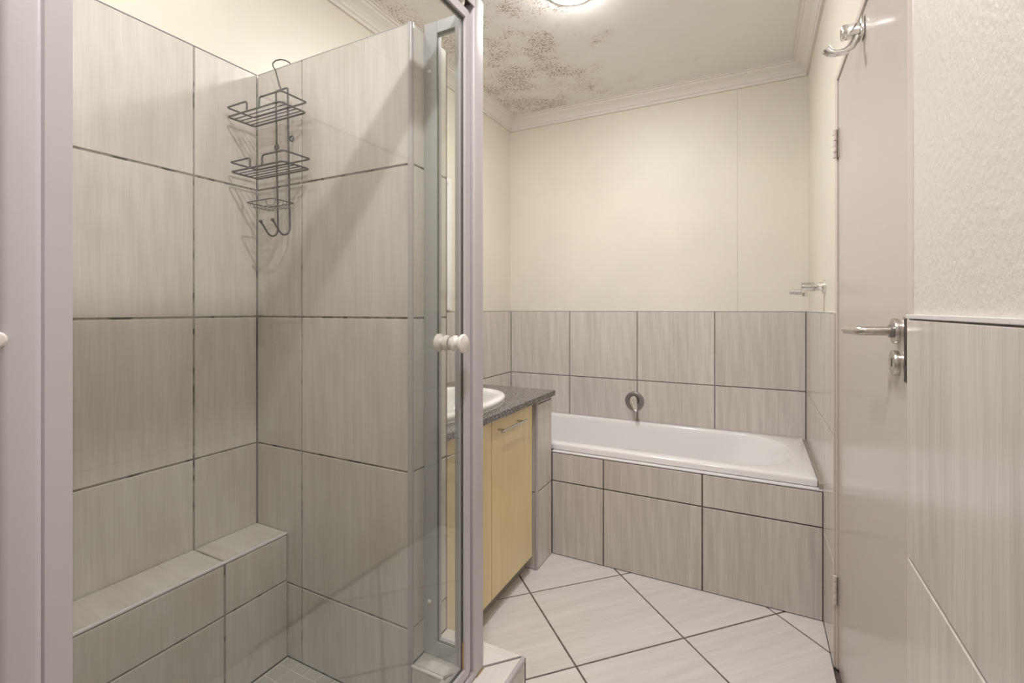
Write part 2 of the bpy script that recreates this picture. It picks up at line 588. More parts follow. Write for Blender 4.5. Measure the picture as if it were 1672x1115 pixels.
# ledge trims on the tile tops
def tile_trim(parent, x0, x1, y0, y1, z0, z1, mat='trim_white', name='edge_trim', bev=0.0012):
    return build(name, bx(x0, x1, y0, y1, z0, z1, bev=bev), mat, parent)
tile_trim(wall_right, XR - 0.001, PXR, YF, 1.112, ZT - 0.0045, ZT + 0.003)
tile_trim(wall_right, XR, PXR, 2.038, YB, ZT - 0.001, ZT + 0.002)
tile_trim(wall_right, XR + 0.0008, PXR, 2.0335, 2.0385, 0.0, ZT, 'door_frame')
tile_trim(wall_back, XL, XR, YB, PYB, ZT - 0.001, ZT + 0.0015, 'trim_grey')
tile_trim(wall_left, PXL, XL, YSF, YB, ZT - 0.001, ZT + 0.0015, 'trim_grey')
tile_trim(wall_left, PXL, XL, YN, YS, ZP - 0.001, ZP + 0.002, 'trim_grey')

# cornice
def cornice(name, p0, p1, inward, label):
    """profile swept from p0 to p1 (wall line corners), mitred at 45 degrees"""
    prof = [(0.0, -0.078), (0.012, -0.078), (0.013, -0.064), (0.020, -0.060), (0.024, -0.050), (0.036, -0.036),
            (0.050, -0.026), (0.060, -0.020), (0.062, -0.013), (0.072, -0.011), (0.074, -0.005), (0.086, -0.004), (0.086, 0.0), (0.0, 0.0)]
    p0, p1, n = Vector(p0), Vector(p1), Vector(inward)
    t = (p1 - p0).normalized()
    bm = bmesh.new()
    a = [bm.verts.new(p0 + n * d + t * d + Vector((0, 0, ZC + z))) for d, z in prof]
    b = [bm.verts.new(p1 + n * d - t * d + Vector((0, 0, ZC + z))) for d, z in prof]
    k = len(prof)
    for i in range(k):
        bm.faces.new((a[i], a[(i + 1) % k], b[(i + 1) % k], b[i]))
    bm.faces.new(a); bm.faces.new(b[::-1])
    return tag(build(name, bm, 'white_trim'), label, 'cornice', None, 'structure')
cornice('trim_1', (PXL, PYB, 0), (PXR, PYB, 0), (0, -1, 0), 'white moulded cornice along the back wall over the bath')
cornice('trim_2', (PXR, PYB, 0), (PXR, PYF, 0), (-1, 0, 0), 'white moulded cornice along the right wall above the door')
cornice('trim_3', (PXL, PYF, 0), (PXL, PYB, 0), (1, 0, 0), 'white moulded cornice along the left wall, edged by mould')
cornice('trim_4', (PXR, PYF, 0), (PXL, PYF, 0), (0, 1, 0), 'white moulded cornice behind the viewer')

# floor tiles, laid diagonally
ang = math.radians(45.6)
SU = 0.464
u = Vector((math.cos(ang), math.sin(ang)))
v = Vector((math.sin(ang), -math.cos(ang)))
anc = Vector((-0.247, 1.950))
for i in range(-9, 6):
    for j in range(-7, 8):
        g = 0.0036 / SU
        poly = [anc + u * SU * (i + a) + v * SU * (j + b) for a, b in ((g, g), (1 - g, g), (1 - g, 1 - g), (g, 1 - g))]
        poly = [(p.x, p.y) for p in poly]
        for cl in ((1, 0, XR - 0.001), (-1, 0, -XL), (0, 1, YA + 0.004), (0, -1, -YF)):
            poly = clip_poly(poly, *cl) if len(poly) > 2 else []
        # leave out what lies wholly under the plinth and the vanity
        if len(poly) < 3: continue
        if all(p[0] < -0.66 and p[1] < 1.22 and p[1] > 0.14 for p in poly): continue
        if all(p[0] < -1.04 and p[1] > 1.1 for p in poly): continue
        cx = sum(p[0] for p in poly) / len(poly); cy = sum(p[1] for p in poly) / len(poly)
        if max(abs(p[0] - cx) + abs(p[1] - cy) for p in poly) < 0.02: continue
        # local frame: local Y is the grain direction (u)
        bm = bmesh.new()
        loc = []
        for p in poly:
            d = Vector((p[0] - cx, p[1] - cy))
            loc.append((d.dot(v), d.dot(u)))
        a_ = [bm.verts.new((q[0], q[1], 0)) for q in loc]
        b_ = [bm.verts.new((q[0], q[1], TT - 0.0012)) for q in loc]
        c_ = [bm.verts.new((q[0] * (1 - 0.0014 / max(0.05, math.hypot(*q))), q[1] * (1 - 0.0014 / max(0.05, math.hypot(*q))), TT)) for q in loc]
        n_ = len(loc)
        for r0, r1 in ((a_, b_), (b_, c_)):
            for k in range(n_):
                bm.faces.new((r0[k], r0[(k + 1) % n_], r1[(k + 1) % n_], r1[k]))
        bm.faces.new(a_[::-1]); bm.faces.new(c_)
        o = build('tile', bm, 'tile_floor', floor)
        m4 = Matrix(((v.x, u.x, 0, cx), (v.y, u.y, 0, cy), (0, 0, 1, -TT), (0, 0, 0, 1)))
        o.matrix_local = m4
build('grout', bx(XL, XR, YF, YA + 0.004, -0.010, -TT + 0.0008), 'grout_floor', floor)

# ------------------------------------------------------------------ door in the right wall
FX = PXR - 0.0015     # frame face
LX = PXR + 0.0045     # door leaf face
LY0, LY1, LZ1 = 1.150, 2.024, 2.090
door = tag(bpy.data.objects.new('door_1', None), 'glossy taupe bathroom door with lever handle in the right wall', 'door', None, 'structure')
C.objects.link(door)
door.location = (LX, LY1, 0)
def dpart(name, bm, mat, parent=None, **k):
    o = build(name, bm, mat, None, **k)
    par = parent or door
    o.parent = par
    o.matrix_parent_inverse = Matrix.Translation(-door.location) if par is door else par.matrix_parent_inverse.inverted() @ Matrix.Translation(-door.location)
    return o
leaf = dpart('leaf', bx(LX, LX + 0.04, LY0, LY1, 0.008, LZ1, bev=0.0015), 'door')
dpart('frame', bx(FX, FX + 0.05, DY0, LY0 - 0.003, 0, DZ1, bev=0.002), 'door_frame')
dpart('frame', bx(FX, FX + 0.05, LY1 + 0.0018, DY1, 0, DZ1, bev=0.002), 'door_frame')
dpart('frame', bx(FX, FX + 0.05, LY0 - 0.003, LY1 + 0.0018, LZ1 + 0.0022, DZ1, bev=0.002), 'door_frame')
dpart('rebate', bx(LX + 0.041, LX + 0.05, LY0 - 0.004, LY1 + 0.005, 0, DZ1), 'kick')
# hinges
for hz in (1.865, 0.285):
    h = dpart('hinge', bx(LX - 0.0035, LX - 0.0002, LY1 - 0.016, LY1 + 0.0012, hz - 0.051, hz + 0.051), 'kick')  # dark plate stands in for the shade in the knuckle gaps
    for k in range(5):
        z0 = hz - 0.050 + k * 0.0202
        off = 0.0035 if k % 2 else 0.0
        dpart('knuckle', lathe(bmesh.new(), [(0, 0.0072 - off * 0.3), (0.0182, 0.0072 - off * 0.3)], (LX - 0.0110, LY1 - 0.004 - off, z0), Z_, 14), 'door_frame', h, smooth=True)
# lever handle
HY, HZ = 1.232, 1.234
hd = dpart('lever_handle', lathe(bmesh.new(), [(0, 0.0262), (0.008, 0.0268), (0.0105, 0.0255), (0.0105, 0.0)], (LX, HY, HZ), -X_, 36), 'steel', smooth=True)
dpart('rosette_ring', lathe(bmesh.new(), [(0.0095, 0.014), (0.016, 0.0135), (0.016, 0.0)], (LX, HY, HZ), -X_, 28), 'dark_chrome', hd, smooth=True)
lev = smooth_path([(LX - 0.008, HY, HZ), (0.196, HY, HZ - 0.001), (0.192, HY + 0.130, HZ - 0.004)], 0.016, 7)
dpart('lever', tube(bmesh.new(), lev, 0.0095, 18), 'steel', hd, smooth=True)
esc = dpart('escutcheon', lathe(bmesh.new(), [(0, 0.0262), (0.008, 0.0268), (0.0105, 0.0255), (0.0105, 0.0)], (LX, HY + 0.006, HZ - 0.066), -X_, 36), 'steel', smooth=True)
dpart('keyhole', bx(LX - 0.0112, LX - 0.0100, HY + 0.004, HY + 0.008, HZ - 0.074, HZ - 0.057), 'dark', esc)
dpart('lock_plate', bx(LX - 0.0015, LX + 0.001, LY0 + 0.002, LY0 + 0.046, HZ - 0.100, HZ + 0.030, bev=0.0006), 'steel')
dpart('lock_slot', bx(LX - 0.0022, LX - 0.0012, LY0 + 0.004, LY0 + 0.033, HZ - 0.097, HZ + 0.027), 'dark')

# ------------------------------------------------------------------ ceiling lamps
def ceiling_lamp(x, y, strength, label, k=1.0):
    t = tag(empty('ceiling_light', (x, y, ZC)), label, 'ceiling light', 'round ceiling lights')
    t.scale = (k, k, k)
    ring = lathe(bmesh.new(), [(0.0, 0.112), (0.006, 0.112), (0.010, 0.108), (0.010, 0.096), (0.004, 0.094)], (0, 0, 0), -Z_, 48, cap=False)
    build('housing_ring', ring, 'lamp_ring', t, True)
    dif = lathe(bmesh.new(), [(0.004, 0.095), (0.012, 0.094), (0.020, 0.086), (0.026, 0.068), (0.029, 0.040), (0.030, 0.0)], (0, 0, 0), -Z_, 48, cap=False)
    build('diffuser', dif, lamp_mat('lamp_glow', strength), t, True)
    return t
ceiling_lamp(-0.690, 1.895, LAMP_A, 'round glowing ceiling light over the floor in front of the vanity')
ceiling_lamp(-0.280, 0.400, LAMP_B, 'round glowing ceiling light near the shower door, nearer the viewer', 0.36)
ceiling_lamp(-1.140, 0.600, SHOWER_FILL, 'round ceiling light added out of view as fill above the shower cubicle')  # added fill, out of view, to brighten the lower shower

# ------------------------------------------------------------------ shower plinth, partition, near wall, ledge
CI = -0.775     # inner face of the front kerb
plinth_x = -0.604
bm = bmesh.new()
box(bm, XL, CI, YN, YS, 0.001, 0.088)                         # shower base under the mosaic
box(bm, CI, plinth_x - PL, 0.08, YSF - PL, 0.001, ZPL - PL)           # front kerb
box(bm, XE, CI, YS + PL, YSF - PL, 0.001, ZPL - PL)                   # kerb under the return panel
plinth = struct('floor_shower', bm, 'grout_shower', 'raised tiled shower plinth with kerb', 'plinth')
# front face tiles (facing the room, +X)
tiling(plinth, (plinth_x, 0, 0), Y_, Z_, [0.08, 0.36, 0.815, YSF], [0.001, ZPL - 0.008], 'tile', 'grout')
# far face tiles (facing the vanity, +Y)
tiling(plinth, (0, YSF, 0), -X_, Z_, [-plinth_x, -XE], [0.001, ZPL - 0.002], 'tile', 'grout')
# inner faces
tiling(plinth, (CI, 0, 0), -Y_, Z_, rev([YN, 0.419, 0.874, YS]), [0.09, ZPL - 0.006], 'tile_shower', 'grout_shower')
tiling(plinth, (0, YS, 0), X_, Z_, [XE, CI], [0.09, ZPL - 0.006], 'tile_shower', 'grout_shower')
# kerb tops, mitred at the corner
def top_piece(poly, grain):
    cx = sum(p[0] for p in poly) / len(poly); cy = sum(p[1] for p in poly) / len(poly)
    g = Vector(grain).normalized(); s_ = Vector((g.y, -g.x))
    loc = [((Vector(p) - Vector((cx, cy))).dot(s_), (Vector(p) - Vector((cx, cy))).dot(g), 0) for p in poly]
    o = build('tile', prism(bmesh.new(), loc, (0, 0, TT)), 'tile_plinth', plinth)
    o.matrix_local = Matrix(((s_.x, g.x, 0, cx), (s_.y, g.y, 0, cy), (0, 0, 1, ZPL - TT), (0, 0, 0, 1)))
gq = 0.002
ox, oy = plinth_x - 0.009, YSF - 0.001
top_piece([(XE + 0.002, YS + 0.010), (CI - 0.004, YS + 0.010), (ox - 0.006, oy - gq), (XE + 0.002, oy - gq)], (1, 0))
top_piece([(CI + 0.010, 0.545), (ox, 0.545), (ox, oy - 0.008), (CI + 0.010, YS + 0.012)], (0, 1))
top_piece([(CI + 0.010, 0.09), (ox, 0.09), (ox, 0.541), (CI + 0.010, 0.541)], (0, 1))
build('grout', bx(CI, plinth_x - PL, 0.08, YSF - PL, ZPL - PL, ZPL - TT), 'grout', plinth)
build('grout', bx(XE, CI, YS + PL, YSF - PL, ZPL - PL, ZPL - TT), 'grout', plinth)
def qround(name, parent, p0, p1, r, mat, seg=10):
    o = build(name, tube(bmesh.new(), [p0, p1], r, 16), mat, parent, True, 60)
    return o
qround('edge_trim', plinth, (plinth_x - 0.008, 0.08, ZPL - 0.008), (plinth_x - 0.008, YSF - 0.002, ZPL - 0.008), 0.0088, 'trim_grey')
tile_trim(plinth, XE, CI, YS - 0.001, YS + 0.009, ZPL - 0.007, ZPL, 'trim_white', bev=0.002)
tile_trim(plinth, CI - 0.001, CI + 0.009, YN, YS, ZPL - 0.007, ZPL, 'trim_white', bev=0.002)
# mosaic floor
pm = 0.0545
xs = [-1.407 + pm * k for k in range(12)] ; xs = [x for x in xs if x < CI - 0.01] + [CI]
ys = [1.052 - pm * k for k in range(16)] + [YN] ; ys = [YS] + ys
for x0, x1 in zip(xs, xs[1:]):
    for y1, y0 in zip(ys, ys[1:]):
        tile(plinth, (0, 0, 0.100), X_, Y_, (x0, x1, y0, y1), 'mosaic', gap=0.0034)
build('grout', bx(-1.413, CI, YN, YS, 0.088, 0.0985), 'grout_light', plinth)

# partition between shower and vanity
part = struct('wall_shower', bx(XL, XE - PL, YS + PL, YSF - PL, 0.001, ZP - 0.003), 'grout_shower',
              'tiled shower partition wall, lower than the ceiling', 'wall')
rows = [0.10, 0.3506, 0.8057, 1.253, 1.70, ZP]
tiling(part, (0, YS, 0), X_, Z_, [XL, -1.3455, -0.8930], rows, 'tile_shower', 'grout_shower')
tiling(part, (XE, 0, 0), Y_, Z_, [YS + 0.008, YSF], [ZPL] + rows[1:], 'tile_shower', 'grout_shower')
tiling(part, (0, YSF, 0), -X_, Z_, [-XE, 1.34, -XL], [0.001, Z2, Z1, ZT, 1.70, ZP], 'tile', 'grout')
build('corner_trim', tube(bmesh.new(), [(XE - 0.0085, YS + 0.0085, 0.10), (XE - 0.0085, YS + 0.0085, ZP + 0.002)], 0.0092, 20), 'trim_grey', part, True, 60)
tile_trim(part, XL, XE - 0.002, YS + 0.0005, YSF, ZP - 0.003, ZP + 0.001, 'trim_grey')

near = struct('wall_entry', bx(XL, XE - PL, 0.08 + PL, YN - PL, 0.001, ZP), 'grout_shower',
              'tiled near end wall of the shower, beside the viewer', 'wall')
tiling(near, (0, YN, 0), -X_, Z_, rev([XL, -1.3455, -0.8905]), rows, 'tile_shower', 'grout_shower')
tiling(near, (XE, 0, 0), Y_, Z_, [0.08, YN], [ZPL] + rows[1:], 'tile_shower', 'grout_shower')
tiling(near, (0, 0.08, 0), X_, Z_, [XL, -1.12, XE], [0.001, Z2, Z1, ZT, 1.70, ZP], 'tile', 'grout')

# ledge along the left wall of the shower
BX_, BZ = -1.413, 0.523
ledge = tag(build('shower_ledge', bx(XL, BX_ - PL, YN, YS, 0.101, BZ - PL), 'grout_shower'),
            'low tiled ledge with white edge trim along the shower wall', 'ledge')
tiling(ledge, (BX_, 0, 0), Y_, Z_, [YN, 0.418, 0.873, YS], [0.101, 0.361, BZ - 0.008], 'tile_shower', 'grout_shower')
for y0, y1 in ((YN, 0.418), (0.418, 0.873), (0.873, YS)):
    # grain across the seat
    tile(ledge, (0, 0, BZ), -Y_, X_, (-y1, -y0, XL, BX_ - 0.009), 'tile_shower')
build('grout', bx(XL, BX_ - PL, YN, YS, BZ - PL, BZ - TT), 'grout_shower', ledge)
tile_trim(ledge, BX_ - 0.011, BX_ + 0.0005, YN, YS, BZ - 0.0085, BZ - 0.0003, 'trim_white', bev=0.003)

# ------------------------------------------------------------------ shower enclosure
enc = tag(empty('shower_enclosure', (XG, 0.65, ZPL)), 'framed glass shower door with white knob and narrow side panel', 'shower screen')
def ep(name, bm, mat, parent=None, smooth=False, sharp=35):
    o = build(name, bm, mat, None, smooth, sharp)
    if parent is None:
        o.parent = enc
        o.matrix_parent_inverse = Matrix.Translation(-enc.location)
    else:
        o.parent = parent
        o.matrix_parent_inverse = parent.matrix_parent_inverse.inverted() @ Matrix.Translation(-enc.location)
    return o
XO = -0.694                                # outer face of the fixed frame
RTZ = 2.160
PY0, PY1 = 1.123, 1.176                    # corner post
# corner post with a rounded outer corner
ep('corner_post', bx(-0.736, XO, PY0 + 0.001, PY1, ZPL + 0.001, RTZ, bev=0.006, seg=4), 'profile', smooth=True)
ep('post_groove', bx(-0.728, XO - 0.020, PY0 - 0.006, PY0 + 0.004, ZPL + 0.004, 2.112), 'profile')
# top rail: channel with dark inside
top = ep('top_rail', bx(XO - 0.004, XO, 0.205, PY0 + 0.01, 2.119, RTZ, bev=0.0015), 'profile')
ep('rail_back', bx(-0.736, -0.732, 0.205, PY0 + 0.01, 2.112, RTZ, bev=0.001), 'profile', top)
ep('rail_cover', bx(-0.732, XO - 0.004, 0.205, PY0 + 0.01, RTZ - 0.004, RTZ), 'profile', top)
ep('rail_channel', bx(-0.732, XO - 0.004, 0.205, PY0 + 0.01, 2.128, RTZ - 0.004), 'channel', top)
# roller
ep('roller', lathe(bmesh.new(), [(0, 0.006), (0.012, 0.0085), (0.020, 0.006)], (XG, 1.085, 2.104), Z_, 16), 'white_plastic', top, True)
ep('bottom_rail', bx(-0.736, XO, 0.205, PY0 + 0.01, ZPL + 0.001, 0.270, bev=0.004, seg=3), 'profile', smooth=True)
# hinge-side posts beside the viewer
ep('wall_post', bx(-0.742, -0.690, 0.193, 0.2275, ZPL + 0.001, RTZ, bev=0.008, seg=4), 'profile', smooth=True)
ep('wall_post', bx(-0.742, -0.6945, 0.150, 0.197, ZPL + 0.001, RTZ, bev=0.008, seg=4), 'profile', smooth=True)
ep('bumper', lathe(bmesh.new(), [(0, 0.008), (0.004, 0.0085), (0.007, 0.006), (0.008, 0.0)], (-0.6905, 0.190, 1.248), (1, 0, 0), 16), 'white_plastic', None, True)
# door: frame and glass
DZ0, DZT = 0.274, 2.098
dA, dB = 0.2280, 1.113
fw = 0.027
dx0, dx1 = XG - 0.011, XG + 0.011
def rr_frame(bm, y0, y1, z0, z1, wv, ro, x0, x1, n=6):
    """rectangular frame with rounded outer corners in the YZ plane"""
    def loop(a, b, c, d, r):
        pts = []
        for cy_, cz_, s in ((b - r, d - r, 0), (a + r, d - r, 1), (a + r, c + r, 2), (b - r, c + r, 3)):
            for k in range(n + 1):
                t = math.pi / 2 * (s + k / n)
                pts.append((cy_ + r * math.cos(t), cz_ + r * math.sin(t)))
        return pts
    o_ = loop(y0, y1, z0, z1, ro)
    i_ = loop(y0 + wv, y1 - wv, z0 + wv, z1 - wv, 0.001)
    be = 0.003
    o2 = loop(y0 + be, y1 - be, z0 + be, z1 - be, ro - be * 0.5)
    rings = [[bm.verts.new((x, p[0], p[1])) for p in lp] for x, lp in ((x0, i_), (x0, o2), (x0 + be, o_), (x1 - be, o_), (x1, o2), (x1, i_))]
    k = len(o_)
    for a in range(6):
        r0, r1 = rings[a], rings[(a + 1) % 6]
        for q in range(k):
            bm.faces.new((r0[q], r0[(q + 1) % k], r1[(q + 1) % k], r1[q]))
    return bm
dframe = ep('door_frame', rr_frame(bmesh.new(), dA, dB, DZ0, DZT, fw, 0.018, dx0, dx1), 'profile', smooth=True)
gl = ep('door_glass', bx(XG - 0.0025, XG + 0.0025, dA + fw - 0.004, dB - fw + 0.004, DZ0 + fw - 0.004, DZT - fw + 0.004), 'glass')
bm = bmesh.new()
sa, sb, sc, sd = dA + fw, dB - fw, DZ0 + fw, DZT - fw
for a in ((sa, sb, sc, sc + 0.0015), (sa, sb, sd - 0.004, sd), (sb - 0.0016, sb, sc, sd)):
    box(bm, XG - 0.0034, XG + 0.0034, *a)
ep('door_seal', bm, 'seal', dframe)
ep('rust_stain', bx(XG + 0.0030, XG + 0.0048, sb - 0.0045, sb - 0.0002, sc + 0.002, sc + 0.075), 'rust', dframe)
# double knob
kp = [(0.0, 0.0125), (0.006, 0.0135), (0.009, 0.0150), (0.012, 0.0150), (0.015, 0.0110), (0.020, 0.0098), (0.026, 0.0118),
      (0.030, 0.0155), (0.033, 0.0172), (0.037, 0.0172), (0.040, 0.0150), (0.0405, 0.0)]
kp = [(a * 1.0, b * 1.42) for a, b in kp]
KY, KZ = 1.033, 1.190
ep('knob', lathe(bmesh.new(), kp, (XG + 0.0028, KY, KZ), X_, 32), 'white_plastic', gl, True, 50)
ep('knob', lathe(bmesh.new(), kp, (XG - 0.0028, KY, KZ), -X_, 32), 'white_plastic', gl, True, 50)
# return panel between partition end and corner post
ry0, ry1 = 1.146, 1.172
bm = bmesh.new()
ret = ep('side_stile', bx(XE + 0.0005, -0.838, ry0, ry1, ZPL + 0.001, 2.132, bev=0.002), 'profile_dark')
ep('side_stile', bx(-0.772, -0.734, ry0 - 0.003, ry1 - 0.001, ZPL + 0.001, 2.132, bev=0.002), 'profile_dark')
ep('side_rail', bx(-0.8385, -0.7715, ry0 + 0.001, ry1 - 0.001, 2.096, 2.132, bev=0.0015), 'profile_dark')
ep('side_rail', bx(-0.8385, -0.7715, ry0 + 0.001, ry1 - 0.001, ZPL + 0.001, 0.296, bev=0.0015), 'profile_dark')
ep('side_glass', bx(-0.841, -0.769, 1.157, 1.161, 0.293, 2.099), 'glass')
bm = bmesh.new()
for a in ((-0.838, -0.772, 0.296, 0.2985), (-0.838, -0.772, 2.0935, 2.096), (-0.838, -0.8355, 0.296, 2.096)):
    box(bm, a[0], a[1], 1.150, 1.156, a[2], a[3])
ep('side_seal', bm, 'seal', ret)
for z in (1.985, 0.409):
    ep('screw_cap', lathe(bmesh.new(), [(0, 0.0065), (0.002, 0.0062), (0.0045, 0.004), (0.005, 0.0)], (-0.8635, ry0, z), -Y_, 18), 'white_plastic', ret, True)
ep('silicone', tube(bmesh.new(), [(XO + 0.001, 1.135, ZPL + 0.0012), (XO + 0.001, PY1 + 0.001, ZPL + 0.0012)], 0.0018, 6), 'rust')

# ------------------------------------------------------------------ shower caddy
cad = tag(empty('shower_caddy', (-1.408, 1.058, 1.52)), 'dark wire hanging shower caddy with two shelves hooked over the partition', 'shower caddy')
def cp(name, bm, mat='wire', parent=None):
    o = build(name, bm, mat, None, True, 70)
    o.parent = parent or cad
    o.matrix_parent_inverse = Matrix() if parent else Matrix.Translation(-cad.location)
    return o
YW = 1.060
UX = (-1.437, -1.378)
# uprights with the front hooks at the bottom
for ux in UX:
    dx = 0.010
    pts = [(ux, YW, 2.000), (ux + dx * 0.5, YW, 1.75), (ux + dx, YW, 1.560)]
    arc = []
    for k in range(1, 10):
        t = math.pi * k / 9 * 0.82
        arc.append((ux + dx, YW - 0.022 + 0.022 * math.cos(t), 1.548 - 0.026 * math.sin(t)))
    last = Vector(arc[-1])
    arc += [tuple(last + Vector((0, -0.010, 0.014))), tuple(last + Vector((0, -0.022, 0.030)))]
    up = cp('upright', tube(bmesh.new(), pts + arc, 0.0031, 10))
    cp('hook_ball', lathe(bmesh.new(), [(-0.006, 0), (-0.0042, 0.0042), (0, 0.006), (0.0042, 0.0042), (0.006, 0)], arc[-1], Z_, 12, cap=False), parent=up)
cp('top_bar', tube(bmesh.new(), smooth_path([(UX[0], YW, 1.995), (UX[0], YW, 2.013), (UX[1], YW, 2.013), (UX[1], YW, 1.995)], 0.010), 0.0031, 10))
hook = [(-1.408, YW, 2.008), (-1.420, YW, 2.030), (-1.431, YW, 2.060), (-1.441, YW + 0.001, 2.085), (-1.455, YW + 0.002, 2.103), (-1.4615, YW + 0.006, 2.116),
        (-1.455, YW + 0.012, 2.1265), (-1.440, YW + 0.020, 2.1305), (-1.425, YW + 0.028, 2.127), (-1.414, YW + 0.034, 2.120), (-1.410, YW + 0.037, 2.1135)]
cp('hanging_hook', tube(bmesh.new(), hook, 0.0024, 10))
for ux, zz in ((UX[1] + 0.014, 1.843), (UX[0] - 0.002, 1.826)):
    ringp = [(ux + 0.0085 * math.cos(t * math.pi / 8), YW + 0.004, zz + 0.0085 * math.sin(t * math.pi / 8)) for t in range(16)]
    cp('wire_loop', tube(bmesh.new(), ringp, 0.0028, 8, closed=True))
def shelf(z, x0, x1, yf):
    yb = YW - 0.004
    base = cp('shelf', tube(bmesh.new(), smooth_path([(x0, yb, z), (x1, yb, z), (x1, yf, z), (x0, yf, z)], 0.012, 5, True), 0.0031, 10, closed=True))
    for k in range(1, 5):
        y = yb + (yf - yb) * k / 5
        cp('shelf_bar', tube(bmesh.new(), [(x0, y, z - 0.0018), (x1, y, z - 0.0018)], 0.0018, 8), parent=base)
    zf = z + 0.032
    ga, gb = x0 + (x1 - x0) * 0.385, x0 + (x1 - x0) * 0.62
    fence = smooth_path([(ga, yf, z), (ga, yf, zf), (x0 - 0.004, yf, zf), (x0 - 0.004, yb, zf), (x1 + 0.004, yb, zf), (x1 + 0.004, yf, zf), (gb, yf, zf), (gb, yf, z)], 0.010, 5)
    cp('rail', tube(bmesh.new(), fence, 0.0029, 10), parent=base)
shelf(1.911, -1.544, -1.286, 0.962)
shelf(1.727, -1.523, -1.270, 0.960)
# soap dish
sz, sx0, sx1, sy0, sy1 = 1.624, -1.465, -1.336, 0.972, 1.054
dish = cp('soap_dish', tube(bmesh.new(), smooth_path([(sx0, sy1, sz), (sx1, sy1, sz), (sx1, sy0, sz), (sx0, sy0, sz)], 0.016, 5, True), 0.0018, 8, closed=True))
for k in range(1, 6):
    y = sy0 + (sy1 - sy0) * k / 6
    cp('dish_bar', tube(bmesh.new(), smooth_path([(sx0, y, sz), (sx0 + 0.008, y, sz - 0.016), (sx1 - 0.008, y, sz - 0.016), (sx1, y, sz)], 0.006, 3), 0.0012, 6), 'wire_worn', dish)
for k in (0.25, 0.75):
    x = sx0 + (sx1 - sx0) * k
    cp('dish_bar', tube(bmesh.new(), smooth_path([(x, sy0, sz), (x, sy0 + 0.006, sz - 0.017), (x, sy1 - 0.006, sz - 0.017), (x, sy1, sz)], 0.006, 3), 0.0013, 6), 'wire_worn', dish)

# ------------------------------------------------------------------ bath, apron, mixer
apron = struct('wall_bath', bx(XN, XR, YA + PL, YA + 0.028, 0.0, 0.530), 'grout', 'low tiled apron wall in front of the bath', 'wall')
tiling(apron, (0, YA, 0), X_, Z_, [XN, -0.6740, -0.2146, XR - 0.001], [0.0, 0.3830, 0.531], 'tile', 'grout_floor')
tile_trim(apron, XN, XR, YA - 0.0005, YA + 0.030, 0.5315, 0.5385, 'trim_white', bev=0.0025)
build('filler_strip', bx(0.2335, XR, YA + 0.004, YB, 0.531, 0.562, bev=0.001), 'kick', apron)

bath = tag(empty('bathtub', (-0.63, 2.69, 0.0)), 'white built-in bathtub behind the tiled apron', 'bathtub')
def rrect(x0, x1, y0, y1, radii, n=10):
    """ccw loop; radii for corners (x1y1, x0y1, x0y0, x1y0), each (rx,ry)"""
    pts = []
    for (cx, cy, sx, sy, s), (rx, ry) in zip(((x1, y1, -1, -1, 0), (x0, y1, 1, -1, 1), (x0, y0, 1, 1, 2), (x1, y0, -1, 1, 3)), radii):
        for k in range(n + 1):
            t = math.pi / 2 * (s + k / n)
            pts.append((cx + sx * rx + rx * math.cos(t), cy + sy * ry + ry * math.sin(t)))
    return pts
bx0, bx1, by0, by1 = -1.500, 0.2325, 2.336, YB - 0.001
def bl(z, il, ir, i_f, ib, rr, rl):
    return z, rrect(bx0 + il, bx1 - ir, by0 + i_f, by1 - ib, (rr, rl, rl, rr))
R1 = (0.008, 0.008)
loops = [bl(0.5395, 0.004, 0.004, 0.004, 0.0, R1, R1), bl(0.541, 0, 0, 0, 0, R1, R1), bl(0.563, 0, 0, 0, 0, R1, R1), bl(0.570, .003, .003, .003, .0015, R1, R1), bl(0.5725, .009, .008, .009, .004, R1, R1),
         bl(0.5725, .070, .075, .060, .040, (.26, .24), (.14, .14)), bl(0.571, .076, .082, .066, .046, (.26, .24), (.14, .14)), bl(0.565, .081, .088, .071, .051, (.26, .24), (.14, .14)),
         bl(0.55, .085, .096, .075, .055, (.26, .24), (.14, .14)), bl(0.48, .095, .150, .085, .064, (.27, .23), (.13, .13)), bl(0.40, .105, .215, .095, .074, (.26, .22), (.12, .12)), bl(0.30, .118, .300, .108, .088, (.22, .20), (.11, .11)),
         bl(0.245, .135, .350, .125, .105, (.18, .18), (.10, .10)), bl(0.215, .165, .390, .155, .135, (.15, .15), (.08, .08)), bl(0.205, .21, .44, .20, .18, (.10, .10), (.06, .06)), bl(0.203, .4, .7, .30, .28, (.03, .03), (.03, .03))]
bm = bmesh.new()
rings = [[bm.verts.new((p[0], p[1], z)) for p in pts] for z, pts in loops]
for a, b in zip(rings, rings[1:]):
    k = len(a)
    for i in range(k):
        bm.faces.new((a[i], a[(i + 1) % k], b[(i + 1) % k], b[i]))
bm.faces.new(rings[-1])
o = build('shell', bm, 'acrylic', None, True, 50)
o.parent = bath; o.matrix_parent_inverse = Matrix.Translation(-bath.location)
o = build('waste', lathe(bmesh.new(), [(0, 0.032), (0.003, 0.030), (0.004, 0.0)], (-1.05, 2.69, 0.2035), Z_, 24), 'chrome', None, True)
o.parent = bath; o.matrix_parent_inverse = Matrix.Translation(-bath.location)

